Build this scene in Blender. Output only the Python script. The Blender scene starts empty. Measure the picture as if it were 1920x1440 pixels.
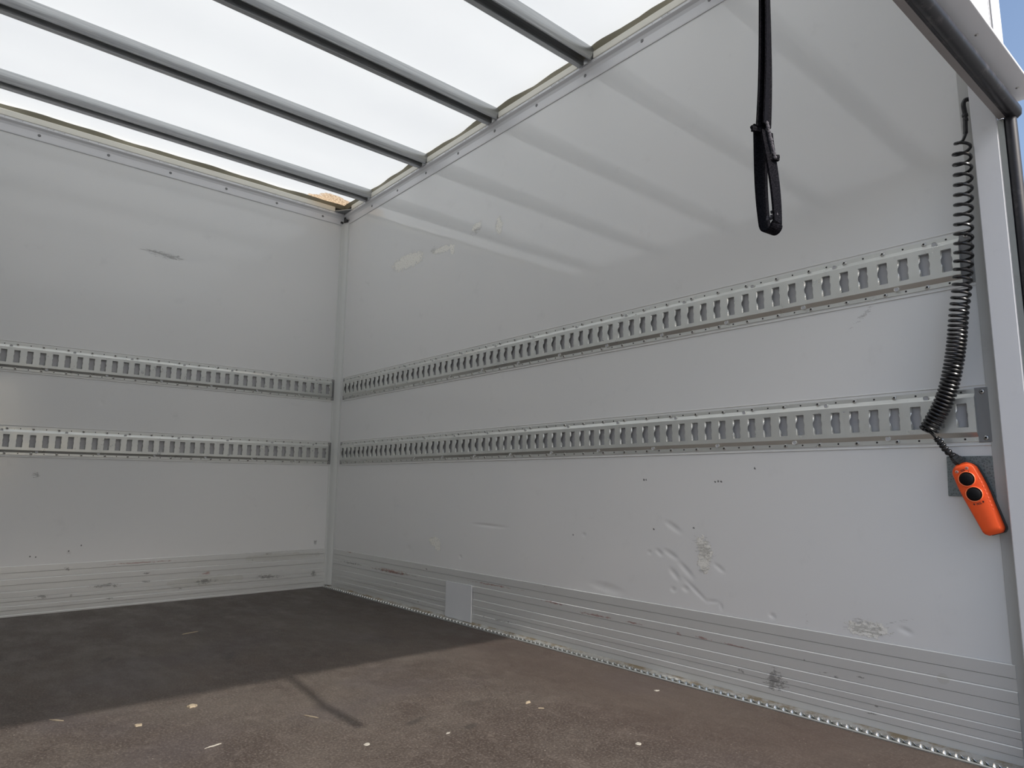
import bpy, bmesh, math, random
from mathutils import Vector, Matrix
random.seed(7)
PI = math.pi
S = bpy.context.scene
COL = S.collection

# ------------------------------------------------------------------ camera
F_PX = 1257.74
cam = bpy.data.cameras.new('camera'); cam_o = bpy.data.objects.new('camera', cam); COL.objects.link(cam_o)
cam.sensor_width = 36.0; cam.lens = F_PX / 1920 * 36.0; cam.clip_start = 0.01; cam.clip_end = 500
_r = Vector((0.7544, -0.6564, 0.0097)).normalized()
_w = Vector((0.6481, 0.7471, 0.1475)).normalized()
_u = _r.cross(_w).normalized(); _r = _w.cross(_u).normalized()
M = Matrix.Identity(4)
for i in range(3):
    M[i][0] = _r[i]; M[i][1] = _u[i]; M[i][2] = -_w[i]
M.translation = Vector((-1.8913, -3.8404, 0.613))
cam_o.matrix_world = M
S.camera = cam_o

# ------------------------------------------------------------------ sky, sun, exposure
S.view_settings.view_transform = 'Standard'; S.view_settings.look = 'None'
S.view_settings.gamma = 1.0; S.view_settings.use_curve_mapping = False
S.view_settings.exposure = 0.0
world = bpy.data.worlds.new('sky'); S.world = world; world.use_nodes = True
wn = world.node_tree.nodes; wl = world.node_tree.links
for n in list(wn): wn.remove(n)
wo = wn.new('ShaderNodeOutputWorld'); bg = wn.new('ShaderNodeBackground')
sky = wn.new('ShaderNodeTexSky'); sky.sky_type = 'NISHITA'; sky.sun_disc = False
sky.sun_elevation = math.atan(1 / 1.21); sky.sun_rotation = PI * 1.01
sky.air_density = 1.0; sky.dust_density = 3.0; sky.ozone_density = 1.0
wl.new(sky.outputs[0], bg.inputs[0]); wl.new(bg.outputs[0], wo.inputs[0])
SKY_STRENGTH = 0.22
bg.inputs[1].default_value = SKY_STRENGTH
sun = bpy.data.lights.new('sun', 'SUN'); sun_o = bpy.data.objects.new('sun', sun); COL.objects.link(sun_o)
sun.energy = 4.7; sun.angle = math.radians(0.9); sun.color = (1.0, 0.975, 0.94)
sun_dir = Vector((0.035, 1.21, -1.0)).normalized()
sun_o.rotation_euler = sun_dir.to_track_quat('-Z', 'Y').to_euler()
sun_o.location = (-1, -12, 10)

# ------------------------------------------------------------------ node helpers
class E:
    """tiny expression wrapper for float sockets"""
    def __init__(s, nt, sock): s.nt = nt; s.s = sock
    def _m(s, op, *o):
        n = s.nt.nodes.new('ShaderNodeMath'); n.operation = op
        for i, v in enumerate((s,) + o):
            if isinstance(v, E): s.nt.links.new(v.s, n.inputs[i])
            else: n.inputs[i].default_value = v
        return E(s.nt, n.outputs[0])
    def __add__(s, o): return s._m('ADD', o)
    def __sub__(s, o): return s._m('SUBTRACT', o)
    def __mul__(s, o): return s._m('MULTIPLY', o)
    def inv(s): return E.c(s.nt, 1.0) - s
    def pw(s, o): return s._m('POWER', o)
    def mx(s, o): return s._m('MAXIMUM', o)
    def mn(s, o): return s._m('MINIMUM', o)
    @staticmethod
    def c(nt, v):
        n = nt.nodes.new('ShaderNodeValue'); n.outputs[0].default_value = v; return E(nt, n.outputs[0])
    def ramp(s, a, b, lo=0.0, hi=1.0):
        n = s.nt.nodes.new('ShaderNodeMapRange'); n.clamp = True; n.interpolation_type = 'SMOOTHSTEP'
        s.nt.links.new(s.s, n.inputs[0])
        for i, v in enumerate((a, b, lo, hi)): n.inputs[i + 1].default_value = v
        return E(s.nt, n.outputs[0])

class Mat:
    def __init__(s, name, col=(.8, .8, .8), rough=.5, metal=0.0, ior=1.5):
        s.m = bpy.data.materials.new(name); s.m.use_nodes = True; s.nt = s.m.node_tree
        s.b = s.nt.nodes['Principled BSDF']
        s.b.inputs['Base Color'].default_value = (*col, 1); s.b.inputs['Roughness'].default_value = rough
        s.b.inputs['Metallic'].default_value = metal; s.b.inputs['IOR'].default_value = ior
        s.tc = None; s.h = None
    def obj(s):
        if s.tc is None: s.tc = s.nt.nodes.new('ShaderNodeTexCoord')
        return s.tc.outputs['Object']
    def mapped(s, scale=(1, 1, 1), loc=(0, 0, 0), rot=(0, 0, 0), typ='POINT'):
        n = s.nt.nodes.new('ShaderNodeMapping'); n.vector_type = typ
        s.nt.links.new(s.obj(), n.inputs['Vector'])
        n.inputs['Location'].default_value = loc; n.inputs['Rotation'].default_value = rot; n.inputs['Scale'].default_value = scale
        return n.outputs[0]
    def noise(s, sc, det=3, rough=.55, vec=None, dist=0.0):
        n = s.nt.nodes.new('ShaderNodeTexNoise'); n.inputs['Scale'].default_value = sc
        n.inputs['Detail'].default_value = det; n.inputs['Roughness'].default_value = rough
        n.inputs['Distortion'].default_value = dist
        s.nt.links.new(vec if vec is not None else s.obj(), n.inputs['Vector'])
        return E(s.nt, n.outputs[0])
    def voro(s, sc, vec=None):
        n = s.nt.nodes.new('ShaderNodeTexVoronoi'); n.inputs['Scale'].default_value = sc
        s.nt.links.new(vec if vec is not None else s.obj(), n.inputs['Vector'])
        return E(s.nt, n.outputs['Distance'])
    def ellipse(s, c, r, rot, plane):
        """1 at the middle falling to 0 at the rim. plane 'R': y,z ; 'F': x,z ; 'Z': x,y ; rot in degrees"""
        if plane == 'R': loc = (0, c[0], c[1]); sc = (1e3, r[0], r[1]); ro = (math.radians(rot), 0, 0)
        elif plane == 'F': loc = (c[0], 0, c[1]); sc = (r[0], 1e3, r[1]); ro = (0, -math.radians(rot), 0)
        else: loc = (c[0], c[1], 0); sc = (r[0], r[1], 1e3); ro = (0, 0, math.radians(rot))
        v = s.mapped(sc, loc, ro, 'TEXTURE')
        n = s.nt.nodes.new('ShaderNodeVectorMath'); n.operation = 'LENGTH'; s.nt.links.new(v, n.inputs[0])
        return E(s.nt, n.outputs['Value'])._m('SUBTRACT', 0.0).inv().mx(0.0)
    def union(s, lst, plane):
        a = None
        for c, r, rot in lst:
            e = s.ellipse(c, r, rot, plane); a = e if a is None else a.mx(e)
        return a
    def attr(s, name):
        n = s.nt.nodes.new('ShaderNodeAttribute'); n.attribute_name = name; return E(s.nt, n.outputs['Fac'])
    def mix(s, cur, fac, col):
        n = s.nt.nodes.new('ShaderNodeMix'); n.data_type = 'RGBA'
        s.nt.links.new(fac.s, n.inputs[0])
        if isinstance(cur, tuple): n.inputs[6].default_value = (*cur, 1)
        else: s.nt.links.new(cur, n.inputs[6])
        if isinstance(col, tuple): n.inputs[7].default_value = (*col, 1)
        else: s.nt.links.new(col, n.inputs[7])
        return n.outputs[2]
    def color(s, sock): s.nt.links.new(sock, s.b.inputs['Base Color']); return s
    def rough(s, e): s.nt.links.new(e.s, s.b.inputs['Roughness']); return s
    def bump(s, e, dist, strength=1.0):
        n = s.nt.nodes.new('ShaderNodeBump'); n.inputs['Distance'].default_value = dist; n.inputs['Strength'].default_value = strength
        s.nt.links.new(e.s, n.inputs['Height'])
        if s.h is not None: s.nt.links.new(s.h, n.inputs['Normal'])
        s.h = n.outputs[0]; s.nt.links.new(s.h, s.b.inputs['Normal']); return s

# ------------------------------------------------------------------ materials
WALLC = (0.735, 0.738, 0.73)
def gel_wall(name, plane, patches, scuffs, dents, dots):
    m = Mat(name, WALLC, .2, 0, 1.5)
    cur = WALLC
    big = m.noise(1.3, 2)
    cur = m.mix(cur, big.ramp(.35, .7), (0.75, 0.748, 0.737))
    grime = m.noise(9, 5, .65)
    fine = m.noise(95, 4, .7)
    cur = m.mix(cur, grime.ramp(.58, .80) * .22, (0.5, 0.5, 0.49))
    # tiny specks
    sp = m.voro(17).ramp(.0, .035).inv() * m.noise(5, 2).ramp(.56, .62)
    cur = m.mix(cur, sp * .6, (0.25, 0.25, 0.24))
    masks = []
    if patches:
        e = m.attr('patch')
        k = (e + (fine - .5) * 1.6 + (m.noise(40, 3) - .5) * 1.0).ramp(.16, .24)
        k = k * e.ramp(0, .08)
        inner = m.noise(160, 3, .7)
        pc = m.mix((0.90, 0.885, 0.82), inner.ramp(.53, .63), (0.54, 0.52, 0.44))
        cur = m.mix(cur, k * .85, pc); masks.append(k)
    if scuffs:
        e = m.attr('scuff')
        st = m.noise(110, 5, .8, m.mapped((1, .35, 1.6) if plane == 'R' else (.35, 1, 1.6)))
        k2 = (e * .24 + st).ramp(.61, .69) * e.ramp(0, .15)
        cur = m.mix(cur, k2 * .5, (0.24, 0.235, 0.215)); masks.append(k2)
    if dots:
        e = m.attr('dots').ramp(.25, .5)
        cur = m.mix(cur, e * .9, (0.05, 0.05, 0.05))
    m.color(cur)
    r = grime.ramp(.3, .8, .03, .065) if plane == 'R' else grime.ramp(.3, .8, .10, .16)
    for k in masks: r = r + k * .45
    m.rough(r)
    # fibre wobble of the gel coat
    wob = m.noise(3.2, 2, .5) ; m.bump(wob, .0004)
    vs = m.noise(7, 3, .6, m.mapped((1, 1, .06))); m.bump(vs, .00018)
    wv = m.noise(34, 2, .5, m.mapped((1, 1, .55))); m.bump(wv, .00005)
    fw = m.noise(210, 2, .6); m.bump(fw, .00002)
    if masks: m.bump(masks[0] * fine, .0016)
    return m.m

R_PATCH = [((-0.772, 1.820), (0.1473, 0.0393), -178), ((-1.110, 1.799), (0.0902, 0.0150), -176), ((-1.389, 1.843), (0.0338, 0.0167), 169), ((-1.557, 1.796), (0.0397, 0.0228), -94), ((-1.108, 0.332), (0.0453, 0.0207), -174), ((-1.127, 0.313), (0.0252, 0.0187), -155), ((-2.598, 0.415), (0.0385, 0.0219), -115), ((-2.593, 0.371), (0.0263, 0.0179), -101), ((-3.078, 0.249), (0.0494, 0.0189), 178), ((-1.191, 1.780), (0.0297, 0.0160), -110)]
R_SCUFF = [((-1.022, 1.819), (0.0369, 0.0189), -178), ((-3.075, 0.250), (0.0594, 0.0217), 180), ((-3.065, 0.270), (0.0321, 0.0041), 177), ((-2.596, 0.411), (0.0512, 0.0317), -123), ((-2.591, 0.352), (0.0133, 0.0200), -119), ((-3.157, 0.280), (0.0496, 0.0031), 162), ((-2.917, 0.237), (0.0285, 0.0038), -88), ((-3.123, 1.079), (0.0573, 0.0076), 140), ((-0.328, 1.796), (0.0316, 0.0104), -149), ((-1.383, 1.821), (0.0524, 0.0189), 174)]
R_DENT = [((-2.481, 0.478), (0.0453, 0.0134), -151), ((-2.382, 0.388), (0.0093, 0.0088), -126), ((-2.422, 0.391), (0.0199, 0.0102), -144), ((-2.471, 0.388), (0.0386, 0.0115), -153), ((-2.527, 0.344), (0.0482, 0.0119), -139), ((-2.481, 0.327), (0.0310, 0.0123), -136), ((-2.564, 0.282), (0.0681, 0.0077), -143), ((-2.619, 0.258), (0.0287, 0.0063), 172), ((-2.651, 0.246), (0.0157, 0.0057), -101), ((-2.191, 0.249), (0.0905, 0.0192), -175), ((-1.519, 0.432), (0.1440, 0.0080), -179), ((-0.872, 0.286), (0.0211, 0.0300), -100), ((-2.649, 0.362), (0.0289, 0.0091), -148), ((-2.475, 0.277), (0.0125, 0.0103), -179), ((-2.523, 0.285), (0.0149, 0.0110), -160), ((-2.817, 0.244), (0.0139, 0.0099), -157), ((-3.169, 0.260), (0.0218, 0.0096), -163), ((-1.311, 0.282), (0.0129, 0.0108), -163), ((-2.080, 0.427), (0.0136, 0.0099), -175)]
R_DOTS = [((-2.364, 0.632), (0.0025, 0.0025), -158), ((-2.373, 0.632), (0.0024, 0.0025), -158), ((-2.646, 0.626), (0.0029, 0.0031), -164), ((-2.657, 0.628), (0.0058, 0.0020), 172), ((-2.668, 0.627), (0.0019, 0.0020), 180), ((-2.782, 0.667), (0.0052, 0.0011), -179), ((-2.402, 0.466), (0.0011, 0.0023), 177), ((-2.025, 0.424), (0.0028, 0.0024), 176), ((-2.560, 0.479), (0.0060, 0.0015), -175), ((-0.893, 0.822), (0.0136, 0.0110), -141)]
F_SCUFF = [((-1.055, 1.815), (0.1019, 0.0119), -1), ((-1.005, 1.803), (0.0794, 0.0090), 3), ((-1.494, 0.635), (0.0204, 0.0111), -36), ((-0.094, 0.262), (0.0193, 0.0098), -77)]
F_DENT = [((-1.332, 0.265), (0.0099, 0.0096), -10), ((-1.257, 0.990), (0.0155, 0.0079), -10)]
F_DOTS = [((-1.333, 0.278), (0.0057, 0.0047), -16), ((-1.284, 0.302), (0.0018, 0.0028), -47), ((-1.482, 0.262), (0.0025, 0.0021), -32), ((-1.460, 0.258), (0.0025, 0.0022), -32), ((-0.256, 0.249), (0.0046, 0.0044), -43), ((-1.707, 1.852), (0.0022, 0.0026), -19)]
M_WALL_R = gel_wall('gel_coat_right', 'R', R_PATCH, R_SCUFF, R_DENT, R_DOTS)
M_WALL_F = gel_wall('gel_coat_front', 'F', None, F_SCUFF, F_DENT, F_DOTS)
M_WALL_P = gel_wall('gel_coat_plain', 'R', None, None, None, None)

def painted(name, col, rough, metal=0.0, bumpd=.0, dirt=.25, dirtc=(.25, .24, .22), dscale=14):
    m = Mat(name, col, rough, metal)
    n = m.noise(dscale, 6, .7)
    cur = m.mix(col, n.ramp(.55, .8) * dirt, dirtc)
    m.color(cur); m.rough(m.noise(dscale * .5, 3).ramp(.3, .7, rough * .94, min(1, rough * 1.06)))
    if bumpd: m.bump(m.noise(180, 2), bumpd)
    return m.m
M_FRAME = painted('white_painted_frame', (.74, .74, .72), .35)
M_PILLAR = painted('pale_grey_pillar_paint', (.66, .665, .68), .42, dirt=.12)
M_OUTER = painted('outer_white_paint', (.80, .80, .82), .5, dirt=.0)
M_TRIM = painted('ceiling_trim_paint', (.70, .70, .71), .3, .0, dirt=.08)
M_CORNER = painted('corner_trim_paint', (.66, .67, .65), .4, dirt=.08)
M_CREAM = painted('cream_spacer_paint', (.74, .72, .64), .5, dirt=.15, dirtc=(.5, .46, .36))
M_OLIVE = painted('olive_glue_shade', (.30, .28, .21), .8, dirt=.5, dirtc=(.2, .16, .1))
M_BLACK = painted('black_plastic', (.012, .012, .013), .32, dirt=.3, dirtc=(.05, .05, .05))
M_CORD = painted('black_cord_plastic', (.006, .006, .007), .28, dirt=.0)
M_RUB = Mat('black_rubber_seal', (.02, .019, .022), .42)
_n = M_RUB.noise(26, 6, .75); M_RUB.color(M_RUB.mix((.016, .015, .018), _n.ramp(.52, .75) * .5, (.16, .14, .14))); M_RUB = M_RUB.m
M_DARK = painted('dark_hole', (.02, .02, .02), .7)
M_CAP = painted('dark_grey_end_cap', (.24, .24, .24), .45, .3)
M_DIRTYALU = painted('dirty_grey_aluminium', (.30, .275, .265), .5, .4, dirt=.6, dirtc=(.16, .10, .07), dscale=30)

def rail_metal(name, col, rough, scr=.5):
    m = Mat(name, col, rough, .75)
    n = m.noise(38, 5, .75); n2 = m.noise(120, 4, .8)
    k = (n * .6 + n2 * .5).ramp(.66, .74)
    cur = m.mix(col, m.noise(4, 3).ramp(.4, .7) * .3, tuple(c * .85 for c in col))
    cur = m.mix(cur, k * scr * .6, (.3, .29, .28)); m.color(cur)
    m.rough(m.noise(24, 4).ramp(.3, .75, rough * .8, rough * 1.3))
    return m.m
M_RAIL = rail_metal('galvanised_rail', (.70, .71, .68), .34)
M_RECESS = painted('grey_recess_shade', (.46, .46, .47), .5, dirt=.3)  # darker than the wall: paints in the occlusion seen inside slots and holes
M_SCREW = Mat('screw_steel', (.55, .54, .52), .3, 1.0).m
M_RIVET = Mat('rivet_grey', (.22, .22, .22), .4, .7).m
M_BOW = Mat('galvanised_bow', (.40, .41, .42), .3, .85)
_v = M_BOW.mapped((.6, 30, 30)); _n = M_BOW.noise(8, 3, .6, _v)
M_BOW.color(M_BOW.mix((.40, .41, .42), _n.ramp(.3, .7), (.54, .55, .55))); M_BOW.rough(_n.ramp(.3, .7, .28, .42)); M_BOW = M_BOW.m

def slat_mat(name, plane, scuffs, reds, stains):
    m = Mat(name, (.66, .665, .65), .33, .3)
    n = m.noise(7, 5, .7, m.mapped((.3, 1, 3) if plane == 'F' else (1, .3, 3)))
    cur = m.mix((.68, .685, .67), n.ramp(.55, .85) * .05, (.55, .54, .51))
    sp = m.noise(70, 5, .8)
    cur = m.mix(cur, sp.ramp(.70, .76) * .12, (.3, .29, .27))
    if stains:
        e = m.union(stains, plane); k = (e + (m.noise(20, 3) - .5)).ramp(.3, .45) * e.ramp(0, .1)
        cur = m.mix(cur, k * .22, (.44, .43, .35))
    if scuffs:
        e = m.union(scuffs, plane)
        k = (e * .24 + m.noise(85, 5, .85, m.mapped((.7, .7, 1.5)))).ramp(.60, .68) * e.ramp(0, .15)
        cur = m.mix(cur, k * .6, (.08, .075, .07))
    if reds:
        e = m.union(reds, plane)
        k = (e * .25 + m.noise(100, 5, .85, m.mapped((.5, .5, 1.6)))).ramp(.60, .69) * e.ramp(0, .15)
        cur = m.mix(cur, k * .65, (.30, .10, .08))
    m.color(cur); m.rough(m.noise(3, 2).ramp(.3, .75, .28, .32))
    m.bump(m.noise(6, 2, .5, m.mapped((1, 1, .3))), .0001)
    return m.m
M_SLAT_R = slat_mat('kick_aluminium_right', 'R', [((-2.823, 0.070), (0.0447, 0.0351), -140), ((-2.810, 0.053), (0.0326, 0.0193), -167), ((-2.991, 0.114), (0.0092, 0.0074), -166), ((-3.057, 0.126), (0.0152, 0.0034), 178), ((-2.960, 0.119), (0.0195, 0.0028), 176), ((-3.090, 0.064), (0.0064, 0.0040), 178), ((-3.078, 0.044), (0.0239, 0.0027), 178), ((-2.907, 0.141), (0.0038, 0.0046), -169), ((-1.498, 0.047), (0.0092, 0.0071), -175), ((-0.779, 0.103), (0.0161, 0.0091), -167), ((-1.046, 0.201), (0.0139, 0.0065), -175), ((-0.743, 0.156), (0.3011, 0.0081), -180), ((-0.287, 0.160), (0.1837, 0.0089), -180), ((-1.621, 0.048), (0.1032, 0.0043), 178), ((-2.711, 0.073), (0.0176, 0.0084), -167), ((-0.987, 0.041), (0.0083, 0.0070), -151), ((-1.872, 0.217), (0.0077, 0.0032), -171), ((-2.383, 0.197), (0.0045, 0.0028), -166)],
    [((-2.146, 0.147), (0.1087, 0.0076), -180), ((-2.307, 0.147), (0.0520, 0.0045), 180), ((-2.498, 0.142), (0.0204, 0.0067), 180), ((-2.586, 0.144), (0.0478, 0.0066), -178), ((-2.699, 0.141), (0.0659, 0.0035), -178), ((-1.922, 0.162), (0.0879, 0.0051), -179), ((-0.266, 0.218), (0.0481, 0.0060), -179), ((-0.711, 0.159), (0.2394, 0.0136), -180), ((-1.553, 0.185), (0.2503, 0.0045), 180)],
    [((-3.246, 0.163), (0.0169, 0.0174), 178), ((-0.734, 0.159), (0.2631, 0.0136), -180)])
M_SLAT_F = slat_mat('kick_aluminium_front', 'F', [((-0.996, 0.110), (0.0304, 0.0078), -2), ((-0.705, 0.088), (0.0766, 0.0195), 2), ((-0.371, 0.083), (0.1063, 0.0175), -2), ((-1.416, 0.078), (0.0412, 0.0095), -4), ((-1.305, 0.072), (0.0107, 0.0074), 1), ((-1.333, 0.197), (0.0244, 0.0114), -25), ((-1.164, 0.106), (0.1078, 0.0126), -2), ((-0.982, 0.152), (0.0304, 0.0080), 6), ((-1.150, 0.043), (0.0284, 0.0063), -1), ((-0.378, 0.209), (0.0334, 0.0045), 4), ((-0.460, 0.181), (0.0089, 0.0072), -4), ((-0.097, 0.081), (0.0211, 0.0273), 42), ((-0.825, 0.062), (0.0198, 0.0113), 19)],
    [((-.70, .13), (.03, .012), 0), ((-1.0, .205), (.25, .005), 0)], [((-.30, .19), (.35, .03), 0), ((-.7, .09), (.3, .04), 0)])

# floor: brown phenolic plywood, worn
m = Mat('brown_phenolic_plywood', (.085, .06, .05), .5)
n1 = m.noise(2.2, 5, .62, None, .6); n2 = m.noise(9, 6, .7, m.mapped((1, .45, 1))); n3 = m.noise(130, 3, .7, m.mapped((1, .25, 1)))
cur = m.mix((.049, .036, .029), n1.ramp(.40, .62), (.080, .066, .055))
cur = m.mix(cur, n2.ramp(.45, .75) * .6, (.108, .088, .074))
cur = m.mix(cur, n3.ramp(.45, .62) * .25, (.12, .098, .082))
mid = m.noise(20, 9, .78); cur = m.mix(cur, mid.ramp(.50, .66) * .6, (.135, .112, .096)); cur = m.mix(cur, mid.ramp(.32, .46).inv() * .45, (.04, .028, .023))
mic = m.noise(170, 3, .7); cur = m.mix(cur, mic.ramp(.50, .66) * .7, (.18, .155, .135)); cur = m.mix(cur, mic.ramp(.34, .48).inv() * .5, (.03, .022, .018))
cur = m.mix(cur, m.noise(1.7, 3, .5, m.mapped((1, 1, 1), (3, 1, 0))).ramp(.52, .66) * .35, (.075, .064, .066))
cur = m.mix(cur, m.noise(1.1, 2).ramp(.55, .75) * .4, (.058, .030, .025))
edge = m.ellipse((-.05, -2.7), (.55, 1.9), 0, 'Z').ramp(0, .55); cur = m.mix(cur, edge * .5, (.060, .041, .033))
scr = m.noise(26, 5, .8, m.mapped((.25, 2.6, 1), (0, 0, 0), (0, 0, .5))); cur = m.mix(cur, scr.ramp(.64, .72) * .35, (.22, .19, .165))
scr2 = m.noise(22, 5, .8, m.mapped((2.6, .2, 1), (0, 0, 0), (0, 0, .2))); cur = m.mix(cur, scr2.ramp(.66, .73) * .3, (.24, .22, .19))
sp = (m.voro(48).ramp(.0, .09).inv() * m.noise(8, 3).ramp(.48, .58)).mx(m.voro(19).ramp(.0, .05).inv() * m.noise(4, 3).ramp(.45, .55)); cur = m.mix(cur, sp * .8, (.50, .46, .38))
sp3 = m.voro(120).ramp(.0, .13).inv() * m.noise(14, 3).ramp(.50, .62); cur = m.mix(cur, sp3 * .7, (.42, .38, .31))
dk = m.noise(5, 4, .6, m.mapped((1, .5, 1))).ramp(.66, .76); cur = m.mix(cur, dk * .45, (.045, .036, .03))
so = m.union([((-.86, -2.28), (.06, .02), 20), ((-.77, -2.40), (.04, .02), 20), ((-1.0, -1.3), (.10, .02), 60), ((-1.35, -1.1), (.06, .02), 60)], 'Z')
cur = m.mix(cur, (so + (m.noise(30, 3) - .5) * .8).ramp(.2, .6) * so.ramp(0, .2) * .6, (.035, .03, .026))
_h = m.nt.nodes.new('ShaderNodeHueSaturation'); _h.inputs['Value'].default_value = .80; _h.inputs['Saturation'].default_value = 1.12; m.nt.links.new(cur, _h.inputs['Color'])
m.color(_h.outputs[0]); m.rough(n2.ramp(.3, .7, .45, .65))
m.bump(n3, .00015); m.bump(m.noise(420, 1), .0001)
M_FLOOR = m.m

# translucent roof sheet
m = Mat('translucent_roof_sheet', (.8, .8, .8), .4)
nt = m.nt; out = nt.nodes['Material Output']
tr = nt.nodes.new('ShaderNodeBsdfTranslucent'); mixs = nt.nodes.new('ShaderNodeMixShader')
mixs.inputs[0].default_value = .72
base = (.80, .815, .79)
cl = m.noise(1.6, 3)
cur = m.mix((.625, .635, .61), cl.ramp(.3, .7), (.65, .66, .632))
grit = m.noise(45, 5, .8)
cur = m.mix(cur, grit.ramp(.70, .76) * .14, (.55, .54, .45))
st = m.union([((-.10, -.06), (.16, .075), 20), ((-.17, -.035), (.13, .045), 0)], 'Z')
k = (st + (m.noise(28, 4, .8) - .5) * .9).ramp(.18, .3) * st.ramp(0, .08)
cur = m.mix(cur, k, m.mix((.70, .56, .38), m.noise(90, 4, .8).ramp(.4, .6), (.34, .22, .13)))
s2 = m.union([((-1.60, -2.12), (.03, .04), 0), ((-1.61, -1.98), (.01, .015), 0)], 'Z')
k2 = (s2 + (m.noise(40, 3) - .5)).ramp(.25, .6) * s2.ramp(0, .2)
cur = m.mix(cur, k2 * .5, (.75, .50, .28))
ed = m.noise(9, 4)
nt.links.new(cur, tr.inputs[0]); nt.links.new(cur, m.b.inputs['Base Color'])
nt.links.new(m.b.outputs[0], mixs.inputs[1]); nt.links.new(tr.outputs[0], mixs.inputs[2]); nt.links.new(mixs.outputs[0], out.inputs[0])
M_CEIL = m.m

m = Mat('galvanised_sheet', (.24, .28, .29), .42, .8)
v = m.voro(210); nn = m.noise(150, 3)
m.color(m.mix((.13, .15, .155), (v + nn * .5).ramp(.35, .85), (.24, .27, .275))); m.rough(nn.ramp(.3, .7, .35, .55)); M_GALV = m.m
m = Mat('orange_plastic', (.86, .09, .01), .52)
m.color(m.mix((.88, .095, .012), m.noise(30, 5, .7).ramp(.5, .8) * .4, (.60, .06, .01))); m.bump(m.noise(260, 2), .00008); M_ORANGE = m.m
m = Mat('black_webbing', (.016, .015, .018), .75); m.b.inputs['Specular IOR Level'].default_value = .04
wv = m.noise(9, 2, .5, m.mapped((60, 60, 55))); m.color(m.mix((.002, .002, .003), wv.ramp(.4, .7), (.013, .012, .015)))
m.bump(wv, .0006); M_WEB = m.m
m = Mat('webbing_fuzz', (.07, .065, .075), .8); m.bump(m.noise(300, 2), .0008); M_FUZZ = m.m
m = Mat('sealant', (.48, .44, .36), .7); _q = m.noise(22, 6, .75, m.mapped((1, .5, 1)))
cur = m.mix((.38, .38, .36), _q.ramp(.42, .62), (.20, .16, .10)); m.color(cur); M_SEALANT = m.m
M_TWIST = Mat('bright_twisted_steel', (.6, .6, .57), .16, 1.0).m
M_STRIP = painted('grey_edge_strip', (.36, .37, .355), .38, .6, dirt=.3, dirtc=(.15, .13, .1), dscale=26)
M_PLATE = painted('light_grey_cover_plate', (.66, .675, .69), .35, dirt=.06)
M_PLATEEDGE = painted('bright_plate_edge', (.85, .86, .86), .3, dirt=0)
m = Mat('concrete_yard', (.2, .2, .19), .85); m.color(m.mix((.17, .168, .16), m.noise(.8, 5).ramp(.3, .7), (.22, .215, .205))); M_GROUND = m.m
M_TAN = painted('pale_tan_flake', (.30, .245, .17), .7); M_CHIP = painted('off_white_flake', (.33, .31, .265), .7)
M_STRAW = painted('straw', (.24, .20, .14), .6)

# ------------------------------------------------------------------ mesh helpers
def finish(name, bm, mats, parent=None, smooth=False, bevel=0.0, segs=2):
    bmesh.ops.recalc_face_normals(bm, faces=bm.faces[:])
    me = bpy.data.meshes.new(name); bm.to_mesh(me); bm.free()
    if not isinstance(mats, (list, tuple)): mats = [mats]
    for mt in mats: me.materials.append(mt)
    o = bpy.data.objects.new(name, me); COL.objects.link(o)
    if parent: o.parent = parent
    if smooth:
        for p in me.polygons: p.use_smooth = True
        try: me.set_sharp_from_angle(angle=math.radians(38))
        except Exception: pass
    if bevel:
        md = o.modifiers.new('bevel', 'BEVEL'); md.width = bevel; md.segments = segs; md.limit_method = 'ANGLE'
    return o
def quadbox(bm, p0, p1, mi=0):
    x0, y0, z0 = p0; x1, y1, z1 = p1
    v = [bm.verts.new(c) for c in ((x0,y0,z0),(x1,y0,z0),(x1,y1,z0),(x0,y1,z0),(x0,y0,z1),(x1,y0,z1),(x1,y1,z1),(x0,y1,z1))]
    for f in ((0,3,2,1),(4,5,6,7),(0,1,5,4),(1,2,6,5),(2,3,7,6),(3,0,4,7)):
        fc = bm.faces.new([v[i] for i in f]); fc.material_index = mi
def extrude(bm, pts, a, b, fn, closed=True, mi=0):
    """pts: 2D section; fn(u, p) -> xyz ; sweeps from u=a to u=b"""
    A = [bm.verts.new(fn(a, p)) for p in pts]; B = [bm.verts.new(fn(b, p)) for p in pts]
    n = len(pts)
    for i in range(n if closed else n - 1):
        j = (i + 1) % n; f = bm.faces.new((A[i], A[j], B[j], B[i])); f.material_index = mi
    if closed:
        bm.faces.new(A[::-1]).material_index = mi; bm.faces.new(B).material_index = mi
def tube(bm, pts, r, n=8, cap=True, mi=0):
    pts = [Vector(p) for p in pts]; N = len(pts); rings = []
    t = (pts[1] - pts[0]).normalized(); up = Vector((0, 0, 1)) if abs(t.z) < .9 else Vector((1, 0, 0))
    nrm = t.cross(up).normalized()
    for i, p in enumerate(pts):
        t = (pts[min(i + 1, N - 1)] - pts[max(i - 1, 0)]).normalized()
        nrm = (nrm - t * nrm.dot(t)).normalized(); bn = t.cross(nrm)
        rr = r[i] if isinstance(r, (list, tuple)) else r
        rings.append([bm.verts.new(p + (nrm * math.cos(2*PI*k/n) + bn * math.sin(2*PI*k/n)) * rr) for k in range(n)])
    for i in range(N - 1):
        for k in range(n):
            f = bm.faces.new((rings[i][k], rings[i][(k+1)%n], rings[i+1][(k+1)%n], rings[i+1][k])); f.material_index = mi
    if cap:
        bm.faces.new(rings[0][::-1]).material_index = mi; bm.faces.new(rings[-1]).material_index = mi
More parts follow.
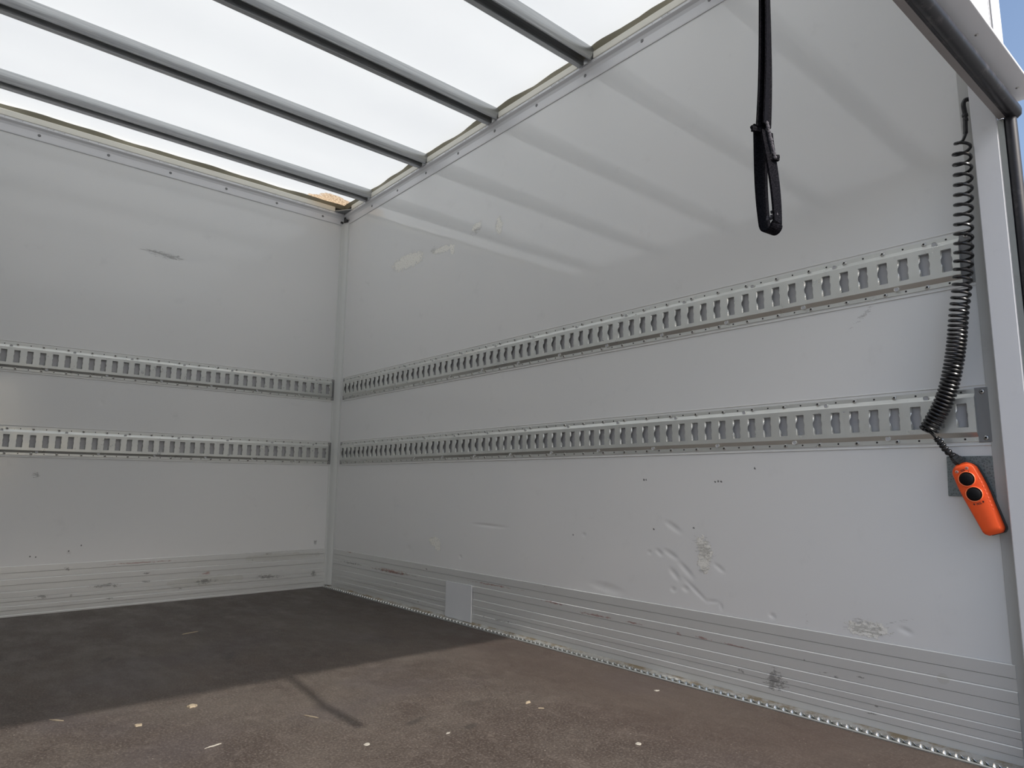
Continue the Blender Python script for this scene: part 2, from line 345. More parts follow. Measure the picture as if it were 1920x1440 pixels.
def lathe(bm, prof, n=12, mis=None, M4=None):
    """prof: (r, h) ; axis +Z"""
    rings = []
    for r, h in prof:
        if r < 1e-6: rings.append([bm.verts.new((0, 0, h))])
        else: rings.append([bm.verts.new((r*math.cos(2*PI*k/n), r*math.sin(2*PI*k/n), h)) for k in range(n)])
    vs = [v for q in rings for v in q]
    for i in range(len(rings) - 1):
        a, b = rings[i], rings[i+1]; mi = mis[i] if mis else 0
        for k in range(n):
            if len(a) == 1 and len(b) == 1: continue
            if len(a) == 1: f = bm.faces.new((a[0], b[k], b[(k+1)%n]))
            elif len(b) == 1: f = bm.faces.new((a[k], a[(k+1)%n], b[0]))
            else: f = bm.faces.new((a[k], a[(k+1)%n], b[(k+1)%n], b[k]))
            f.material_index = mi
    if M4 is not None: bmesh.ops.transform(bm, matrix=M4, verts=vs)
def tag(o, label=None, cat=None, group=None, kind=None):
    if label: o['label'] = label
    if cat: o['category'] = cat
    if group: o['group'] = group
    if kind: o['kind'] = kind
    return o
def empty(name, loc=(0, 0, 0)):
    o = bpy.data.objects.new(name, None); COL.objects.link(o); o.location = loc; o.empty_display_size = .05; return o
def put(name, me, parent, mat):
    o = bpy.data.objects.new(name, me); COL.objects.link(o); o.parent = parent; o.matrix_local = mat; return o
# wall frames: u = distance from the front right corner, d = distance out of the wall, z = height
def WR(u, d, z): return (-d, -u, z)
def WF(u, d, z): return (-u, -d, z)
ROT_R = Matrix(((0, 0, -1), (0, 1, 0), (1, 0, 0))).to_4x4()      # +Z -> -X
ROT_F = Matrix(((1, 0, 0), (0, 0, -1), (0, 1, 0))).to_4x4()      # +Z -> -Y
def wmat(side, u, d, z):
    W = WR if side == 'R' else WF
    return Matrix.Translation(W(u, d, z)) @ (ROT_R if side == 'R' else ROT_F)

WID = 2.10; LEN = 3.475; CZ = 2.376
def hy(x): return -3.472 - x * .022          # header line, slightly out of square
ZH = 1.487

# ------------------------------------------------------------------ the setting
bm = bmesh.new(); quadbox(bm, (-WID - .03, -3.47, -.03), (.03, .03, 0))
tag(finish('floor', bm, M_FLOOR), 'worn dark brown plywood load floor, partly in sun', kind='structure')
def graded(lo, hi, fine, step, base):
    v = []; x = lo
    while x < hi - 1e-6:
        v.append(x); x += step if any(a <= x <= b for a, b in fine) else base
    v.append(hi); return v
def wall_panel(name, plane, mat, us, zs, sets, dents, depth):
    import numpy as np
    U, Z = np.meshgrid(np.array(us), np.array(zs))
    def field(lst, soft=False):
        F = np.zeros_like(U)
        for c, r, rot in (lst or []):
            a = math.radians(rot); du = U - c[0]; dz = Z - c[1]
            x = (du * math.cos(a) + dz * math.sin(a)) / r[0]; y = (-du * math.sin(a) + dz * math.cos(a)) / r[1]
            F = np.maximum(F, np.clip(1 - np.sqrt(x * x + y * y), 0, 1))
        return F
    D = field([(c, (r[0] * 1.1, r[1] * 1.15), rot) for c, r, rot in dents]); D = D * D * (3 - 2 * D) * depth
    nz, nu = U.shape; O = D            # dents are pushed into the panel
    front = np.stack([O, U, Z], -1) if plane == 'R' else np.stack([U, O, Z], -1)
    V = front.reshape(-1, 3).tolist(); idx = lambda j, i: j * nu + i
    Fc = [(idx(j, i), idx(j, i+1), idx(j+1, i+1), idx(j+1, i)) for j in range(nz - 1) for i in range(nu - 1)]
    b0 = len(V); t = .025
    for (u, z) in ((us[0], zs[0]), (us[-1], zs[0]), (us[-1], zs[-1]), (us[0], zs[-1])): V.append((t, u, z) if plane == 'R' else (u, t, z))
    Fc.append((b0 + 3, b0 + 2, b0 + 1, b0))
    rim = [[idx(0, i) for i in range(nu)] + [b0 + 1, b0], [idx(j, nu - 1) for j in range(nz)] + [b0 + 2, b0 + 1],
           [idx(nz - 1, i) for i in range(nu - 1, -1, -1)] + [b0 + 3, b0 + 2], [idx(j, 0) for j in range(nz - 1, -1, -1)] + [b0, b0 + 3]]
    Fc += [tuple(r) for r in rim]
    me = bpy.data.meshes.new(name); me.from_pydata(V, [], Fc); me.materials.append(mat)
    for an, lst in sets.items():
        A = me.attributes.new(an, 'FLOAT', 'POINT'); arr = np.zeros(len(V), dtype=np.float32); arr[:nz * nu] = field([(c, (max(r[0], .0056), max(r[1], .0056)), rot) for c, r, rot in lst] if an == 'dots' else ([(c, (r[0] * 1.3, r[1] * 1.3), rot) for c, r, rot in lst])).ravel(); A.data.foreach_set('value', arr)
    sm = np.zeros(len(Fc), dtype=bool); sm[:(nz - 1) * (nu - 1)] = True; me.polygons.foreach_set('use_smooth', sm)
    if plane == 'R': me.flip_normals()
    o = bpy.data.objects.new(name, me); COL.objects.link(o); return o
ZR = CZ + .03
wall_r = tag(wall_panel('wall_right', 'R', M_WALL_R, graded(-3.42, 0, [], .005, .0055), graded(-.02, ZR, [(.22, .52), (.60, .69)], .004, .011),
                        dict(patch=R_PATCH, scuff=R_SCUFF, dots=R_DOTS), R_DENT, .0026), 'glossy white panel side wall with dents and scuffs', kind='structure')
wall_f = tag(wall_panel('wall_front', 'F', M_WALL_F, graded(-WID, .025, [(-1.6, -1.2)], .004, .009), graded(-.02, ZR, [(.24, .32)], .004, .011),
                        dict(scuff=F_SCUFF, dots=F_DOTS), F_DENT, .002), 'glossy white panel front wall of the cargo box', kind='structure')
bm = bmesh.new(); quadbox(bm, (-WID - .025, -3.42, -.02), (-WID, .025, CZ + .03))
tag(finish('wall_left', bm, M_WALL_P), 'white panel side wall opposite', kind='structure')

# roof sheet: one thin moulded sheet, sagging a little between the bows
bm = bmesh.new(); nx, ny = 30, 60; g = []
for j in range(ny + 1):
    row = []
    for i in range(nx + 1):
        x = -WID - .02 + (WID + .04) * i / nx; y = -3.45 + 3.47 * j / ny
        ph = ((-y - .32) / .6) * 2 * PI
        z = CZ + .004 - .004 * math.cos(ph) * 0 + .003 * math.sin(7 * x + 3 * y) * .5 + .002 * math.sin(13 * y)
        row.append(bm.verts.new((x, y, z)))
    g.append(row)
for j in range(ny):
    for i in range(nx): bm.faces.new((g[j][i], g[j][i+1], g[j+1][i+1], g[j+1][i]))
tag(finish('ceiling', bm, M_CEIL, smooth=True), 'translucent white fibreglass roof sheet letting daylight through', kind='structure')

# outside ground
bm = bmesh.new(); quadbox(bm, (-300, -300, -1.1), (300, 300, -1.0))
tag(finish('ground', bm, M_GROUND), 'pale concrete yard around the vehicle', kind='structure')

# added building shape behind the viewer, keeps open sky out of wall reflections
M_CLAD = painted('blocker_cladding', (.20, .20, .19), .6, dirt=.2, dscale=1); M_GLASS = Mat('blocker_glass', (.03, .04, .05), .05).m
dp = empty('reflection_blocker', (0, -30, -1)); tag(dp, 'long dark building shape added out of view to dim wall reflections', kind='structure')
def loc2(o): o.parent = dp; o.matrix_parent_inverse = Matrix.Translation(-dp.location); return o
for x0, x1, h in ((-40, -13, 7.0), (-10.5, -1.0, 6.0), (1.2, 40, 7.5)):
    bm = bmesh.new(); quadbox(bm, (x0, -38, -1), (x1, -30, -1 + h)); loc2(finish('blocker_hall', bm, M_CLAD))
    bm = bmesh.new(); quadbox(bm, (x0 - .3, -38.3, -1 + h), (x1 + .3, -29.7, -.7 + h)); loc2(finish('roof', bm, M_RIVET))
    k = x0 + 1.5
    while k < x1 - 2:
        bm = bmesh.new(); quadbox(bm, (k, -30.02, .8), (k + 1.2, -29.97, 2.0)); loc2(finish('blocker_window', bm, M_GLASS)); k += 3.2
# header above the rear opening (wall_back) with its outer white face
bm = bmesh.new()
xs = [-WID - .03, .001]
for (y0, y1, z0, z1) in ((0.0, -.010, ZH + .022, CZ + .07),):
    A = []
    for x in xs:
        A.append([bm.verts.new((x, hy(x), z0)), bm.verts.new((x, hy(x) - .018, z0)), bm.verts.new((x, hy(x) - .018, z1)), bm.verts.new((x, hy(x), z1))])
    for i in range(4): bm.faces.new((A[0][i], A[0][(i+1)%4], A[1][(i+1)%4], A[1][i]))
    bm.faces.new(A[0][::-1]); bm.faces.new(A[1])
wb = tag(finish('wall_back', bm, M_OUTER, bevel=.004), 'white header panel above the rear opening', kind='structure')
bm = bmesh.new()
quadbox(bm, (-.105, hy(0) - .0205, ZH + .03), (-.101, hy(0) - .0175, CZ + .06))
finish('seam', bm, M_RIVET, wb)

# ceiling edge trims
ZT = 2.248
TR_SEC = [(0, ZT), (.0035, ZT), (.0045, ZT + .004), (.0045, ZT + .038), (.009, ZT + .050), (.018, ZT + .058), (.0195, ZT + .060), (.0195, ZT + .0615), (.0175, ZT + .0625), (.0175, ZT + .072), (0, ZT + .072)]
bm = bmesh.new()
me_rivet = None
lathe(bm, [(.0072, 0), (.0072, .001), (.0055, .0026), (.0025, .0034), (.0022, .0022), (0, .002)], 12)
bmesh.ops.recalc_face_normals(bm, faces=bm.faces[:])
me_rivet = bpy.data.meshes.new('rivet'); bm.to_mesh(me_rivet); bm.free(); me_rivet.materials.append(M_RIVET)
for p in me_rivet.polygons: p.use_smooth = True
bow_u = [.32 + .6 * k for k in range(6)]
def ceiling_trim(side, name, u1, rivs, label):
    W = WR if side == 'R' else WF
    bm = bmesh.new(); extrude(bm, TR_SEC, .0, u1, lambda u, p: W(u, p[0], p[1]))
    root = tag(finish(name, bm, M_TRIM), label, kind='structure')
    for u in rivs: put('rivet', me_rivet, root, wmat(side, u, .0042, ZT + .026 + u * .003 * (side == 'R')))
    # upper strip with the thin score marks
    bm = bmesh.new(); u = .12; k = 0
    while u < u1 - .1:
        for du, ln in ((0, .03), (.045, .02), (.07, .012)):
            if random.random() < .75: quadbox2(bm, W, u + du, u + du + ln, .0174, .0179, ZT + .0655, ZT + .0664)
            if random.random() < .6: quadbox2(bm, W, u + du, u + du + .0012, .0174, .0179, ZT + .0645, ZT + .0715)
        u += .12 + random.random() * .08
    sm = finish('score_marks', bm, M_RIVET, root); tag(sm, kind='stuff')
    # cream spacers between the bows
    if side == 'R':
        ed = [.115]
        for b in bow_u: ed += [b - .044, b + .046]
        ed.append(u1)
    else: ed = [.085, u1]
    for a, b in zip(ed[0::2], ed[1::2]):
        if b - a < .02: continue
        bm = bmesh.new(); extrude(bm, [(0, ZT + .0725), (.019, ZT + .0725), (.0205, ZT + .075), (.0205, ZT + .100), (.018, ZT + .104), (0, ZT + .104)], a, b, lambda u, p: W(u, p[0], p[1]))
        finish('spacer', bm, M_CREAM, root)
    # wavy glue line under the sheet, its olive also paints the shadow gap
    bm = bmesh.new(); N = int(u1 / .03); top = []; bot = []; bk = []
    for i in range(N + 1):
        u = u1 * i / N; d = .021 + .006 * math.sin(u * 9.1) + .004 * math.sin(u * 23 + 1) + random.uniform(-.0012, .0012)
        top.append(bm.verts.new(W(u, max(d, .012), CZ - .002))); bot.append(bm.verts.new(W(u, .010, ZT + .104))); bk.append(bm.verts.new(W(u, 0, CZ - .002)))
    for i in range(N):
        bm.faces.new((bot[i], bot[i+1], top[i+1], top[i])); bm.faces.new((top[i], top[i+1], bk[i+1], bk[i]))
    finish('glue_shadow_gap', bm, M_OLIVE, root, smooth=True)
    return root
def quadbox2(bm, W, u0, u1, d0, d1, z0, z1, mi=0):
    a = W(u0, d0, z0); b = W(u1, d1, z1)
    quadbox(bm, tuple(min(a[i], b[i]) for i in range(3)), tuple(max(a[i], b[i]) for i in range(3)), mi)
ceiling_trim('R', 'trim_1', 3.42, [.058] + [.3515 + .2925 * k for k in range(11)], 'long riveted grey trim where side wall meets roof')
ceiling_trim('F', 'trim_2', WID, [.158 + .2955 * k for k in range(7)], 'riveted grey trim where front wall meets roof')

# corner trim (cove)
sec = [(0, -.062), (-.0025, -.062), (-.0035, -.058)]
for i in range(9):
    a = i / 8 * PI / 2
    sec.append((-.0035 - .0155 * math.sin(a) ** 1.5, -.050 + .038 * (1 - math.cos(a)) ** .9 * 1.0))
sec += [(-.024, -.0035), (-.031, -.0035), (-.032, 0), (0, 0)]
bm = bmesh.new(); extrude(bm, sec, .012, ZT + .03, lambda z, p: (p[0], p[1], z))
t3 = tag(finish('trim_3', bm, M_CORNER, smooth=True), 'upright coved trim in the corner of both walls', kind='structure')
for z in (2.215, 2.09, 1.805, 1.51, 1.215, .920, .627, .335, .04):
    put('rivet', me_rivet, t3, Matrix.Translation((-.0035, -.043, z)) @ ROT_R @ Matrix.Scale(.8, 4))

# corner gusset
g = empty('corner_gusset', (0, 0, ZT + .07)); tag(g, 'grey triangular gusset in a dark pocket at the ceiling corner', 'bracket')
def local(o, par): o.parent = par; o.matrix_parent_inverse = Matrix.Translation(-par.location); return o
bm = bmesh.new()
a = [(-.012, -.118), (-.012, -.012), (-.09, -.012), (-.086, -.022), (-.024, -.112)]
V0 = [bm.verts.new((x, y, ZT + .0735)) for x, y in a]; V1 = [bm.verts.new((x, y, ZT + .0785)) for x, y in a]
bm.faces.new(V0); bm.faces.new(V1[::-1])
for i in range(5): bm.faces.new((V0[i], V0[(i+1)%5], V1[(i+1)%5], V1[i]))
local(finish('plate', bm, painted('gusset_grey', (.33, .34, .35), .4, .4)), g)
bm = bmesh.new(); quadbox(bm, (-.010, -.116, ZT + .079), (-.001, -.001, ZT + .112)); quadbox(bm, (-.086, -.010, ZT + .079), (-.010, -.001, ZT + .112))
local(finish('pocket', bm, M_DARK), g)
bm = bmesh.new(); quadbox(bm, (-.022, -.05, ZT + .012), (-.002, -.018, ZT + .032)); quadbox(bm, (-.038, -.016, ZT + .010), (-.020, -.006, ZT + .022)); quadbox(bm, (-.020, -.03, ZT + .03), (-.012, -.014, ZT + .05))
local(finish('rubber_plug', bm, M_BLACK, bevel=.004), g)
for (x, y) in ((-.055, -.016), (-.074, -.016), (-.018, -.062), (-.018, -.085)):
    local(put('rivet', me_rivet, g, Matrix.Translation((x, y, ZT + .074)) @ Matrix.Rotation(PI, 4, 'X') @ Matrix.Scale(.6, 4)), g)

# ------------------------------------------------------------------ roof bows
def bow_section():
    t = .0028
    return [(-.036, 0), (-.030, 0), (-.027, .003), (-.027, .050), (.014, .050), (.014, .0035), (.016, 0), (.037, 0), (.0375, .004), (.0355, .0055), (.034, .0035), (.0185, .0035),
            (.018, .054), (-.040, .054), (-.045, .050), (-.047, .038), (-.043, .016), (-.038, .006)]
bow_lab = ['grey metal roof bow nearest the front wall', 'second grey metal roof bow counted from the front wall',
           'third grey metal roof bow counted from the front wall', 'fourth grey metal roof bow, cut by the top edge of the photo',
           'fifth grey metal roof bow, seen as a wall reflection', 'rearmost grey metal roof bow beside the header']
bow_me = None
for k, u in enumerate(bow_u):
    if bow_me is None:
        bm = bmesh.new(); extrude(bm, bow_section(), -WID + .008, -.012, lambda x, p: (x, p[0], p[1]))
        # section y: negative = towards the rear opening
        o = finish('roof_bow', bm, M_BOW, smooth=True); bow_me = o.data
    else:
        o = bpy.data.objects.new('roof_bow', bow_me); COL.objects.link(o)
    o.location = (0, -u, CZ - .0575)
    tag(o, bow_lab[k], 'roof beam', 'metal bows under the roof sheet')

# ------------------------------------------------------------------ kick panels (baseboards)
slat_z = [(.2232, .1935, .0045, .0018), (.1925, .1668, .0036, .0003), (.1662, .1398, .0058, .0022), (.1389, .1113, .0048, .0003), (.1107, .0840, .0064, .0022),
          (.0834, .0668, .0072, .0022), (.0660, .0496, .0062, .0003), (.0490, .0298, .0078, .0022), (.0290, .0112, .0068, .0003), (.0106, .0005, .0090, .0024)]
def kick(side, name, u0, u1, mat, label):
    W = WR if side == 'R' else WF
    bm = bmesh.new(); quadbox2(bm, W, u0, u1, .0, .0014, .0005, .2215)
    root = tag(finish(name, bm, M_DIRTYALU), label, kind='structure')
    for zt, zb, d, ch in slat_z:
        bm = bmesh.new()
        extrude(bm, [(.0014, zb), (d - .0004, zb), (d, zb + .0006), (d, zt - ch), (d - ch, zt), (.0014, zt)], u0, u1, lambda u, p: W(u, p[0], p[1]))
        finish('slat', bm, mat, root)
    return root
kick('R', 'baseboard_right', .063, 3.392, M_SLAT_R, 'ribbed aluminium kick strip along the side wall')
kick('F', 'baseboard_front', .033, WID, M_SLAT_F, 'ribbed aluminium kick strip along the front wall, scuffed black')

# ------------------------------------------------------------------ lashing rails
bm = bmesh.new()
lathe(bm, [(.0060, 0), (.0060, .0006), (.0050, .0024), (.0031, .0032), (.0025, .0032), (.0022, .0008), (0, .0008)], 10, [0, 0, 0, 0, 1, 1])
bmesh.ops.recalc_face_normals(bm, faces=bm.faces[:])
me_screw = bpy.data.meshes.new('screw'); bm.to_mesh(me_screw); bm.free()
me_screw.materials.append(M_SCREW); me_screw.materials.append(M_DARK)
bm = bmesh.new(); lathe(bm, [(.0066, -.009), (.0066, .0), (.0060, .0006), (.0054, 0), (.0054, -.0005), (0, -.0005)], 16, [1, 1, 1, 1, 0])
bmesh.ops.recalc_face_normals(bm, faces=bm.faces[:])
me_dimple = bpy.data.meshes.new('round_hole'); bm.to_mesh(me_dimple); bm.free(); me_dimple.materials.append(M_RECESS); me_dimple.materials.append(M_RAIL)

def rail(side, z0, u_first, n, label, dt, db, cap_first=None, cap_last=None):
    W = WR if side == 'R' else WF
    root = empty('lashing_rail', W(u_first + (n - 1) * .025, 0, z0))
    tag(root, label, 'rail', 'slotted lashing rails on the walls')
    ua = u_first - .028; ub = u_first + (n - 1) * .05 + .028
    fa = ua - .022; fb = ub + (.028 if side == 'R' else .0)
    def L(o): return local(o, root)
    # white surround let into the wall
    bm = bmesh.new(); extrude(bm, [(0, z0), (.0022, z0), (.0030, z0 + .0012), (.0022, z0 + .0024), (.0012, z0 + .004), (.0012, z0 + .142), (.0022, z0 + .1436), (.0034, z0 + .1448), (.0026, z0 + .146), (0, z0 + .146)], fa, fb + .002, lambda u, p: W(u, p[0], p[1]))
    L(finish('surround', bm, M_FRAME))
    bm = bmesh.new(); quadbox2(bm, W, ua, ub, .0012, .0016, z0 + .032, z0 + .114)
    L(finish('slot_shade', bm, M_RECESS))  # backing sheet coloured as the shade behind the slots
    # pressed steel plate
    bm = bmesh.new()
    dF = .0042; dP = .014
    cs = [(.0015, .0097), (dF, .0097), (dF, .0205), (dF + .0008, .0215), (dP - .0008, .0305), (dP, .0318)]
    extrude(bm, [(d, z0 + z) for d, z in cs], ua, ub, lambda u, p: W(u, p[0], p[1]), closed=False)
    extrude(bm, [(d, z0 + .146 - z) for d, z in cs], ua, ub, lambda u, p: W(u, p[0], p[1]), closed=False)
    zlo, zhi = .0318, .1142; hb, ht = .0440, .1020; hw = .0122
    def hwid(z):
        c = abs(z - .073)
        return hw + (.0034 * math.cos(c / .0115 * PI / 2) if c < .0115 else 0)
    zl = [hb + .0012, .050, .057, .0615, .0635, .066, .0695, .073, .0765, .080, .0825, .0845, .089, .096, ht - .0012]
    P = lambda u, z, d=dP: bm.verts.new(W(u, d, z0 + z))
    def quad(*v): bm.faces.new(v)
    quad(P(ua, zlo), P(u_first - .025, zlo), P(u_first - .025, zhi), P(ua, zhi))
    for i in range(n):
        c = u_first + .05 * i; l = c - .025; r = c + .025
        quad(P(l, zlo), P(r, zlo), P(r, hb), P(l, hb)); quad(P(l, ht), P(r, ht), P(r, zhi), P(l, zhi))
        zz = [hb] + zl + [ht]
        for s in (-1, 1):
            o = l if s < 0 else r
            prev = None
            for z in zz:
                w = hwid(z) if z not in (hb, ht) else hw - .0014
                cur = (P(o, z), P(c + s * w, z)); 
                if prev: quad(prev[0], prev[1], cur[1], cur[0])
                prev = cur
            # rolled lips, cut away in a wave at mid height
            prev = None
            for z in zz:
                q = abs(z - .073)
                dep = .0108 * min(1, max(0, (q - .0085) / .0125)) ** .7
                w = hwid(z) if z not in (hb, ht) else hw - .0014
                a_, b_, c_ = (P(c + s * w, z), P(c + s * (w - .0022), z, dP - .32 * dep), P(c + s * (w - .0026), z, dP - dep))
                if prev: quad(prev[0], a_, b_, prev[1]); quad(prev[1], b_, c_, prev[2])
                prev = (a_, b_, c_)
        for z in (hb, ht):
            quad(P(c - hw + .0014, z), P(c + hw - .0014, z), P(c + hw - .003, z + (.001 if z == hb else -.001), dP - .005), P(c - hw + .003, z + (.001 if z == hb else -.001), dP - .005))
    quad(P(u_first + (n - 1) * .05 + .025, zlo), P(ub, zlo), P(ub, zhi), P(u_first + (n - 1) * .05 + .025, zhi))
    for uu in (ua, ub):      # returned ends
        quad(P(uu, .0205, dF), P(uu, zlo), P(uu, zhi), P(uu, .1255, dF))
        quad(P(uu, .0205, dF), P(uu, .0205, .001), P(uu, .1255, .001), P(uu, .1255, dF))
    bmesh.ops.remove_doubles(bm, verts=bm.verts[:], dist=.00002)
    L(finish('rail_plate', bm, M_RAIL))
    # dark end caps with rounded corners
    for k, (c0, c1) in enumerate(((fa + .001, ua + .001), (ub - .001, fb - .001))):
        if c1 - c0 < .01: continue
        bm = bmesh.new(); quadbox2(bm, W, c0, c1, .0014, .0040, z0 + .0075, z0 + .1385)
        L(finish('end_cap', bm, M_CAP, bevel=.004))
        for z in (.0178, .1282):
            s = put('screw', me_screw, root, Matrix.Identity(4)); s.matrix_parent_inverse = Matrix.Identity(4)
            s.matrix_local = Matrix.Translation(-root.location) @ wmat(side, (c0 + c1) / 2 + .002, .0040, z0 + z)
    # screws on every other slot, pilot holes between
    hb_ = bmesh.new()
    for i in range(n):
        u = u_first + .05 * i
        for z in (.0160, .1300):
            if i % 2 == 1:
                s = put('screw', me_screw, root, Matrix.Identity(4))
                s.matrix_local = Matrix.Translation(-root.location) @ wmat(side, u, dF, z0 + z)
            else:
                lathe(hb_, [(.0026, .0001), (.0021, .0004), (.0018, .0002), (0, .0002)], 8, None, wmat(side, u, dF, z0 + z))
    L(finish('pilot_holes', hb_, M_DARK))['kind'] = 'stuff'
    for off, z in ((dt, .1215), (db, .0245)):
        k = off
        while k > 0: k -= 5
        k += 5
        while k < n - 1:
            s = put('round_hole', me_dimple, root, Matrix.Identity(4))
            s.matrix_local = Matrix.Translation(-root.location) @ wmat(side, u_first + .05 * k, .0122, z0 + z)
            k += 5
    return root
ZU, ZL = 1.1045, .7143
rail('R', ZU, .132, 65, 'long slotted grey lashing rail, upper one on the side wall behind the coiled cable top', 53.5, 51.6)
rail('R', ZL, .135, 65, 'long slotted grey lashing rail, lower one on the side wall, ending above the orange remote', 57.5, 55.6)
rail('F', ZU, .070, 40, 'slotted grey lashing rail, upper one on the front wall', 31.5, 28.6)
rail('F', ZL, .073, 40, 'slotted grey lashing rail, lower one on the front wall', 26.4, 28.6)

# ------------------------------------------------------------------ rear door frame
df = empty('trim_4', (0, -3.44, 0)); tag(df, 'pale grey rear door frame with black rubber seal', kind='structure')
bm = bmesh.new(); extrude(bm, [(-.038, -3.4165), (-.040, -3.4185), (-.040, -3.4665), (-.038, -3.4685), (.030, -3.4685), (.030, -3.405), (.0255, -3.405), (0.0, -3.4165)], -.02, CZ + .03, lambda z, p: (p[0], p[1], z))
local(finish('pillar', bm, M_PILLAR), df)
bm = bmesh.new(); extrude(bm, [(0, -3.386), (-.003, -3.3865), (-.0035, -3.388), (-.0035, -3.4165), (0, -3.4165)], .0, 2.25, lambda z, p: (p[0], p[1], z))
local(finish('wall_strip', bm, painted('wall_strip_paint', (.50, .50, .48), .4, dirt=.5, dscale=8)), df)
bm = bmesh.new(); extrude(bm, [(-.0365, -3.4685), (-.0365, -3.4805), (-.030, -3.4805), (.02, -3.4805), (.02, -3.4685)], -.02, ZH, lambda z, p: (p[0], p[1], z))
local(finish('aluminium_edge', bm, M_STRIP), df)
bm = bmesh.new(); tube(bm, [(-.028, -3.4925, z) for z in (-.05, .3, .8, 1.2, ZH + .008)], .0125, 14)
tube(bm, [(-.020, -3.484, z) for z in (-.05, .3, .8, 1.2, ZH)], .009, 10)
local(finish('seal', bm, M_RUB, smooth=True), df)
# header underside: dirty strip, rubber seal, drip lip
bm = bmesh.new()
def skew(bm, y0, y1, z0, z1, x0=-WID - .02, x1=.0, mi=0):
    v = []
    for x in (x0, x1):
        v.append([bm.verts.new((x, hy(x) + y0, z0)), bm.verts.new((x, hy(x) + y1, z0)), bm.verts.new((x, hy(x) + y1, z1)), bm.verts.new((x, hy(x) + y0, z1))])
    for i in range(4): bm.faces.new((v[0][i], v[0][(i+1)%4], v[1][(i+1)%4], v[1][i]))
    bm.faces.new(v[0][::-1]); bm.faces.new(v[1])
skew(bm, 0, -.014, ZH, ZH + .03, x1=-.038)
local(finish('header_strip', bm, M_DIRTYALU), df)
bm = bmesh.new(); pts = [(x, hy(x) - .030, ZH + .012) for x in [-WID, -1.5, -1, -.5, -.2, -.03]] + [(-.022, hy(0) - .028, ZH + .008), (-.020, hy(0) - .024, ZH + .002)]
tube(bm, pts, [.0155] * 6 + [.0145, .010], 16)
pts = [(x, hy(x) - .016, ZH + .010) for x in (-WID, -1, -.03)]; tube(bm, pts, .010, 10)
local(finish('header_seal', bm, M_RUB, smooth=True), df)
bm = bmesh.new(); skew(bm, -.017, -.075, ZH + .044, ZH + .051, x1=-.004); 
local(finish('drip_lip', bm, M_OUTER, bevel=.002), df)
for x in (-.36, -.075):
    bm = bmesh.new(); lathe(bm, [(.004, 0), (.0035, .002), (0, .003)], 10, None, Matrix.Translation((x, hy(x) - .05, ZH + .0445)) @ Matrix.Rotation(PI, 4, 'X'))
    local(finish('bolt', bm, M_SCREW), df)

# ------------------------------------------------------------------ floor edge: strip, twisted bar, sealant
fe = empty('floor_edge_rail', (-.03, -1.7, 0)); tag(fe, 'narrow grey floor edge rail with a bright twisted bar beside the side wall', 'rail')
bm = bmesh.new(); extrude(bm, [(-.026, 0.0002), (-.047, .0002), (-.047, .003), (-.0455, .0042), (-.041, .0042), (-.0405, .0022), (-.031, .0022), (-.030, .0058), (-.026, .0058)], -.02, -3.40, lambda y, p: (p[0], y, p[1]))
local(finish('edge_strip', bm, M_STRIP), fe)
bm = bmesh.new(); n = 2300; prev = None; pitch = .0487
for i in range(0, n + 1):
    y = -.03 - i * 3.36 / n; a = 2 * PI * (-y) / pitch
    hwd, hh = .0045, .0014
    ring = []
    for sx, sz in ((1, 1), (-1, 1), (-1, -1), (1, -1)):
        px, pz = sx * hwd, sz * hh
        ring.append(bm.verts.new((-.0358 + px * math.cos(a) - pz * math.sin(a), y, .0072 + px * math.sin(a) + pz * math.cos(a))))
    if prev:
        for k in range(4): bm.faces.new((prev[k], prev[(k+1)%4], ring[(k+1)%4], ring[k]))
    prev = ring
local(finish('twisted_bar', bm, M_TWIST), fe)
bm = bmesh.new(); N = 160; rows = []
for i in range(N + 1):
    y = -.02 - 3.37 * i / N; w = random.uniform(-.001, .001)
    rows.append([bm.verts.new((-.004, y, .0002)), bm.verts.new((-.006, y, .012)), bm.verts.new((-.013 + w, y, .0068 + w)), bm.verts.new((-.026, y, .0042)), bm.verts.new((-.026, y, .0002))])
for i in range(N):
    for k in range(4): bm.faces.new((rows[i][k], rows[i][k+1], rows[i+1][k+1], rows[i+1][k]))
local(finish('sealant_bead', bm, M_SEALANT, smooth=True), fe)

# ------------------------------------------------------------------ cover plate on the kick strip
bm = bmesh.new(); quadbox(bm, (-.0135, -1.4165, .009), (-.0088, -1.2215, .168))
cp = tag(finish('cover_plate', bm, M_PLATE, bevel=.0012), 'small plain light grey plate fixed over the ribbed kick strip', 'plate')

# ------------------------------------------------------------------ galvanised magnet plate
bm = bmesh.new(); V = [WR(3.292, 0, .6905), WR(3.3865, 0, .6895), WR(3.388, 0, .5925), WR(3.289, 0, .5945)]
A = [bm.verts.new((x - .0002, y, z)) for x, y, z in V]; B = [bm.verts.new((x - .0032, y, z)) for x, y, z in V]
bm.faces.new(A); bm.faces.new(B[::-1])
for i in range(4): bm.faces.new((A[i], A[(i+1)%4], B[(i+1)%4], B[i]))
tag(finish('steel_plate', bm, M_GALV, bevel=.001), 'square dark grey galvanised plate on the wall behind the orange remote', 'plate')

# ------------------------------------------------------------------ remote control on a coiled cord
XP = -.0045
rc = empty('remote_control', (XP, -3.335, .60)); tag(rc, 'orange two-button remote control hanging on a black coiled cable', 'remote control')
top = Vector((XP, -3.3285, .6715)); bot = Vector((XP, -3.3850, .5105))
dn = (bot - top).normalized(); side = Vector((0, -dn.z, dn.y)).normalized()      # in wall plane
if side.y > 0: side = -side                                                       # towards the rear
out = Vector((-1, 0, 0))
